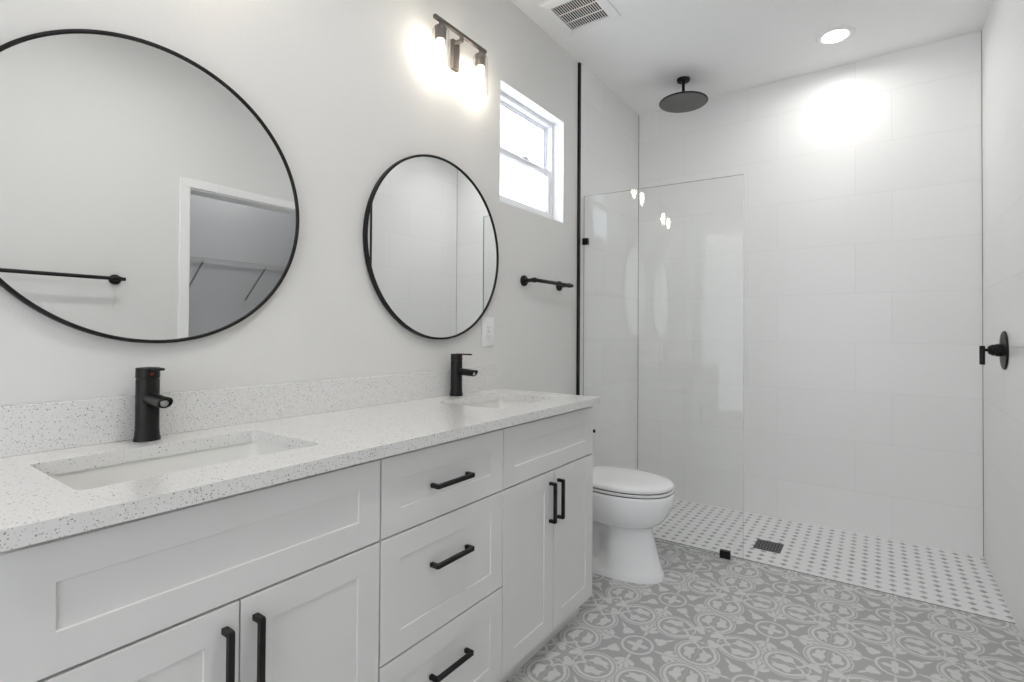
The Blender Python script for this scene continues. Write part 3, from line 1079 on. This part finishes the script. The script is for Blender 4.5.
def egg(cx, back, front, hw, n=56, p=2.15):
    """outline: flatter behind, elongated in front"""
    pts = []
    for j in range(n):
        a = 2 * PI * j / n
        c, s_ = math.cos(a), math.sin(a)
        e = 2.0 / (p if c > 0 else 2.9)
        x = (front - cx) * abs(c) ** (2.0 / p) if c > 0 else -(cx - back) * abs(c) ** e
        pts.append((cx + x, hw * math.copysign(abs(s_) ** e, s_)))
    return pts


def loft(bm, levels, n=56, cap0=True, cap1=True):
    rings = [[bm.verts.new((x, y_, z)) for x, y_ in pts] for z, pts in levels]
    for a, b in zip(rings, rings[1:]):
        for j in range(n):
            bm.faces.new((a[j], a[(j + 1) % n], b[(j + 1) % n], b[j]))
    if cap0: bm.faces.new(rings[0][::-1])
    if cap1: bm.faces.new(rings[-1])
    return rings


def waist(pts, x_in, y_in, soft=0.05):
    """narrow the outline behind x_in to half width y_in (trapway recess)"""
    out = []
    for x, y_ in pts:
        k = min(1.0, max(0.0, (x_in - x) / soft))
        k = k * k * (3 - 2 * k)
        lim = y_in
        y2 = math.copysign(min(abs(y_), lim), y_)
        out.append((x, y_ * (1 - k) + y2 * k))
    return out


bm = bmesh.new()
lv = [
    (0.0005, egg(0.40, 0.13, 0.634, 0.118)),
    (0.020, egg(0.40, 0.13, 0.634, 0.118)),
    (0.030, waist(egg(0.40, 0.13, 0.630, 0.116), 0.388, 0.085, 0.03)),
    (0.045, waist(egg(0.40, 0.13, 0.622, 0.113), 0.388, 0.045, 0.03)),
    (0.10, waist(egg(0.40, 0.13, 0.606, 0.107), 0.388, 0.040, 0.03)),
    (0.16, waist(egg(0.40, 0.12, 0.590, 0.102), 0.388, 0.040, 0.03)),
    (0.215, waist(egg(0.40, 0.11, 0.576, 0.098), 0.388, 0.045, 0.03)),
    (0.234, waist(egg(0.40, 0.10, 0.578, 0.102), 0.388, 0.065, 0.03)),
    (0.243, egg(0.40, 0.09, 0.592, 0.120)),
    (0.262, egg(0.41, 0.08, 0.624, 0.143)),
    (0.295, egg(0.42, 0.06, 0.652, 0.160)),
    (0.330, egg(0.43, 0.05, 0.668, 0.172)),
    (0.365, egg(0.43, 0.05, 0.677, 0.178)),
    (0.392, egg(0.43, 0.05, 0.679, 0.179)),
    (0.400, egg(0.43, 0.052, 0.678, 0.178)),
    (0.4030, egg(0.43, 0.056, 0.674, 0.175)),
]
loft(bm, lv)
o = obj('bowl', bm, M_PORC, to, 60)
bm = bmesh.new()
loft(bm, [(0.4084, egg(0.43, 0.205, 0.676, 0.177)), (0.4098, egg(0.43, 0.20, 0.678, 0.179)), (0.4180, egg(0.43, 0.20, 0.679, 0.180)), (0.4195, egg(0.43, 0.203, 0.676, 0.178))])
obj('seat', bm, M_PLAST if False else mat('seat_white', (0.85, 0.85, 0.86), 0.12), to, 60)
bm = bmesh.new()
loft(bm, [(0.4252, egg(0.43, 0.200, 0.673, 0.175)), (0.4265, egg(0.43, 0.196, 0.675, 0.177)), (0.4345, egg(0.43, 0.195, 0.676, 0.178)),
          (0.4425, egg(0.43, 0.194, 0.673, 0.177)), (0.4480, egg(0.43, 0.200, 0.660, 0.168)), (0.4530, egg(0.43, 0.23, 0.61, 0.130)), (0.455, egg(0.43, 0.34, 0.52, 0.06))])
obj('lid', bm, bpy.data.materials['seat_white'], to, 60)
bm = bmesh.new()
loft(bm, [(0.4032, egg(0.43, 0.207, 0.670, 0.171)), (0.4084, egg(0.43, 0.207, 0.650, 0.155))])
loft(bm, [(0.4196, egg(0.43, 0.205, 0.670, 0.171)), (0.4250, egg(0.43, 0.205, 0.650, 0.155))])
obj('seat_gap_shade', bm, mat('gap_shade_black', (0.03, 0.03, 0.03), 0.6), to)  # black bands under seat and lid, painting the shade of the gaps
for s_ in (-1, 1):
    obj('hinge', box(0.19, 0.225, s_ * 0.075 - 0.02, s_ * 0.075 + 0.02, 0.407, 0.440, bev=0.006), bpy.data.materials['seat_white'], to, 40)
bm = bmesh.new()
bm_box(bm, 0.018, 0.165, -0.175, 0.155, 0.385, 0.665, bev=0.022, seg=4)
tk = obj('tank', bm, M_PORC, to, 40)
bm = bmesh.new()
bm_box(bm, 0.016, 0.172, -0.180, 0.160, 0.666, 0.695, bev=0.010, seg=3)
obj('tank_lid', bm, M_PORC, to, 40)
bm = bmesh.new()
bm_lathe(bm, [(0.010, 0.164), (0.010, 0.172), (0.007, 0.173)], (0, -0.130, 0.63), 'x', 20)
bm_box(bm, 0.172, 0.179, -0.135, -0.070, 0.624, 0.635, bev=0.002)
obj('flush_lever', bm, M_CHROME, tk, 40)
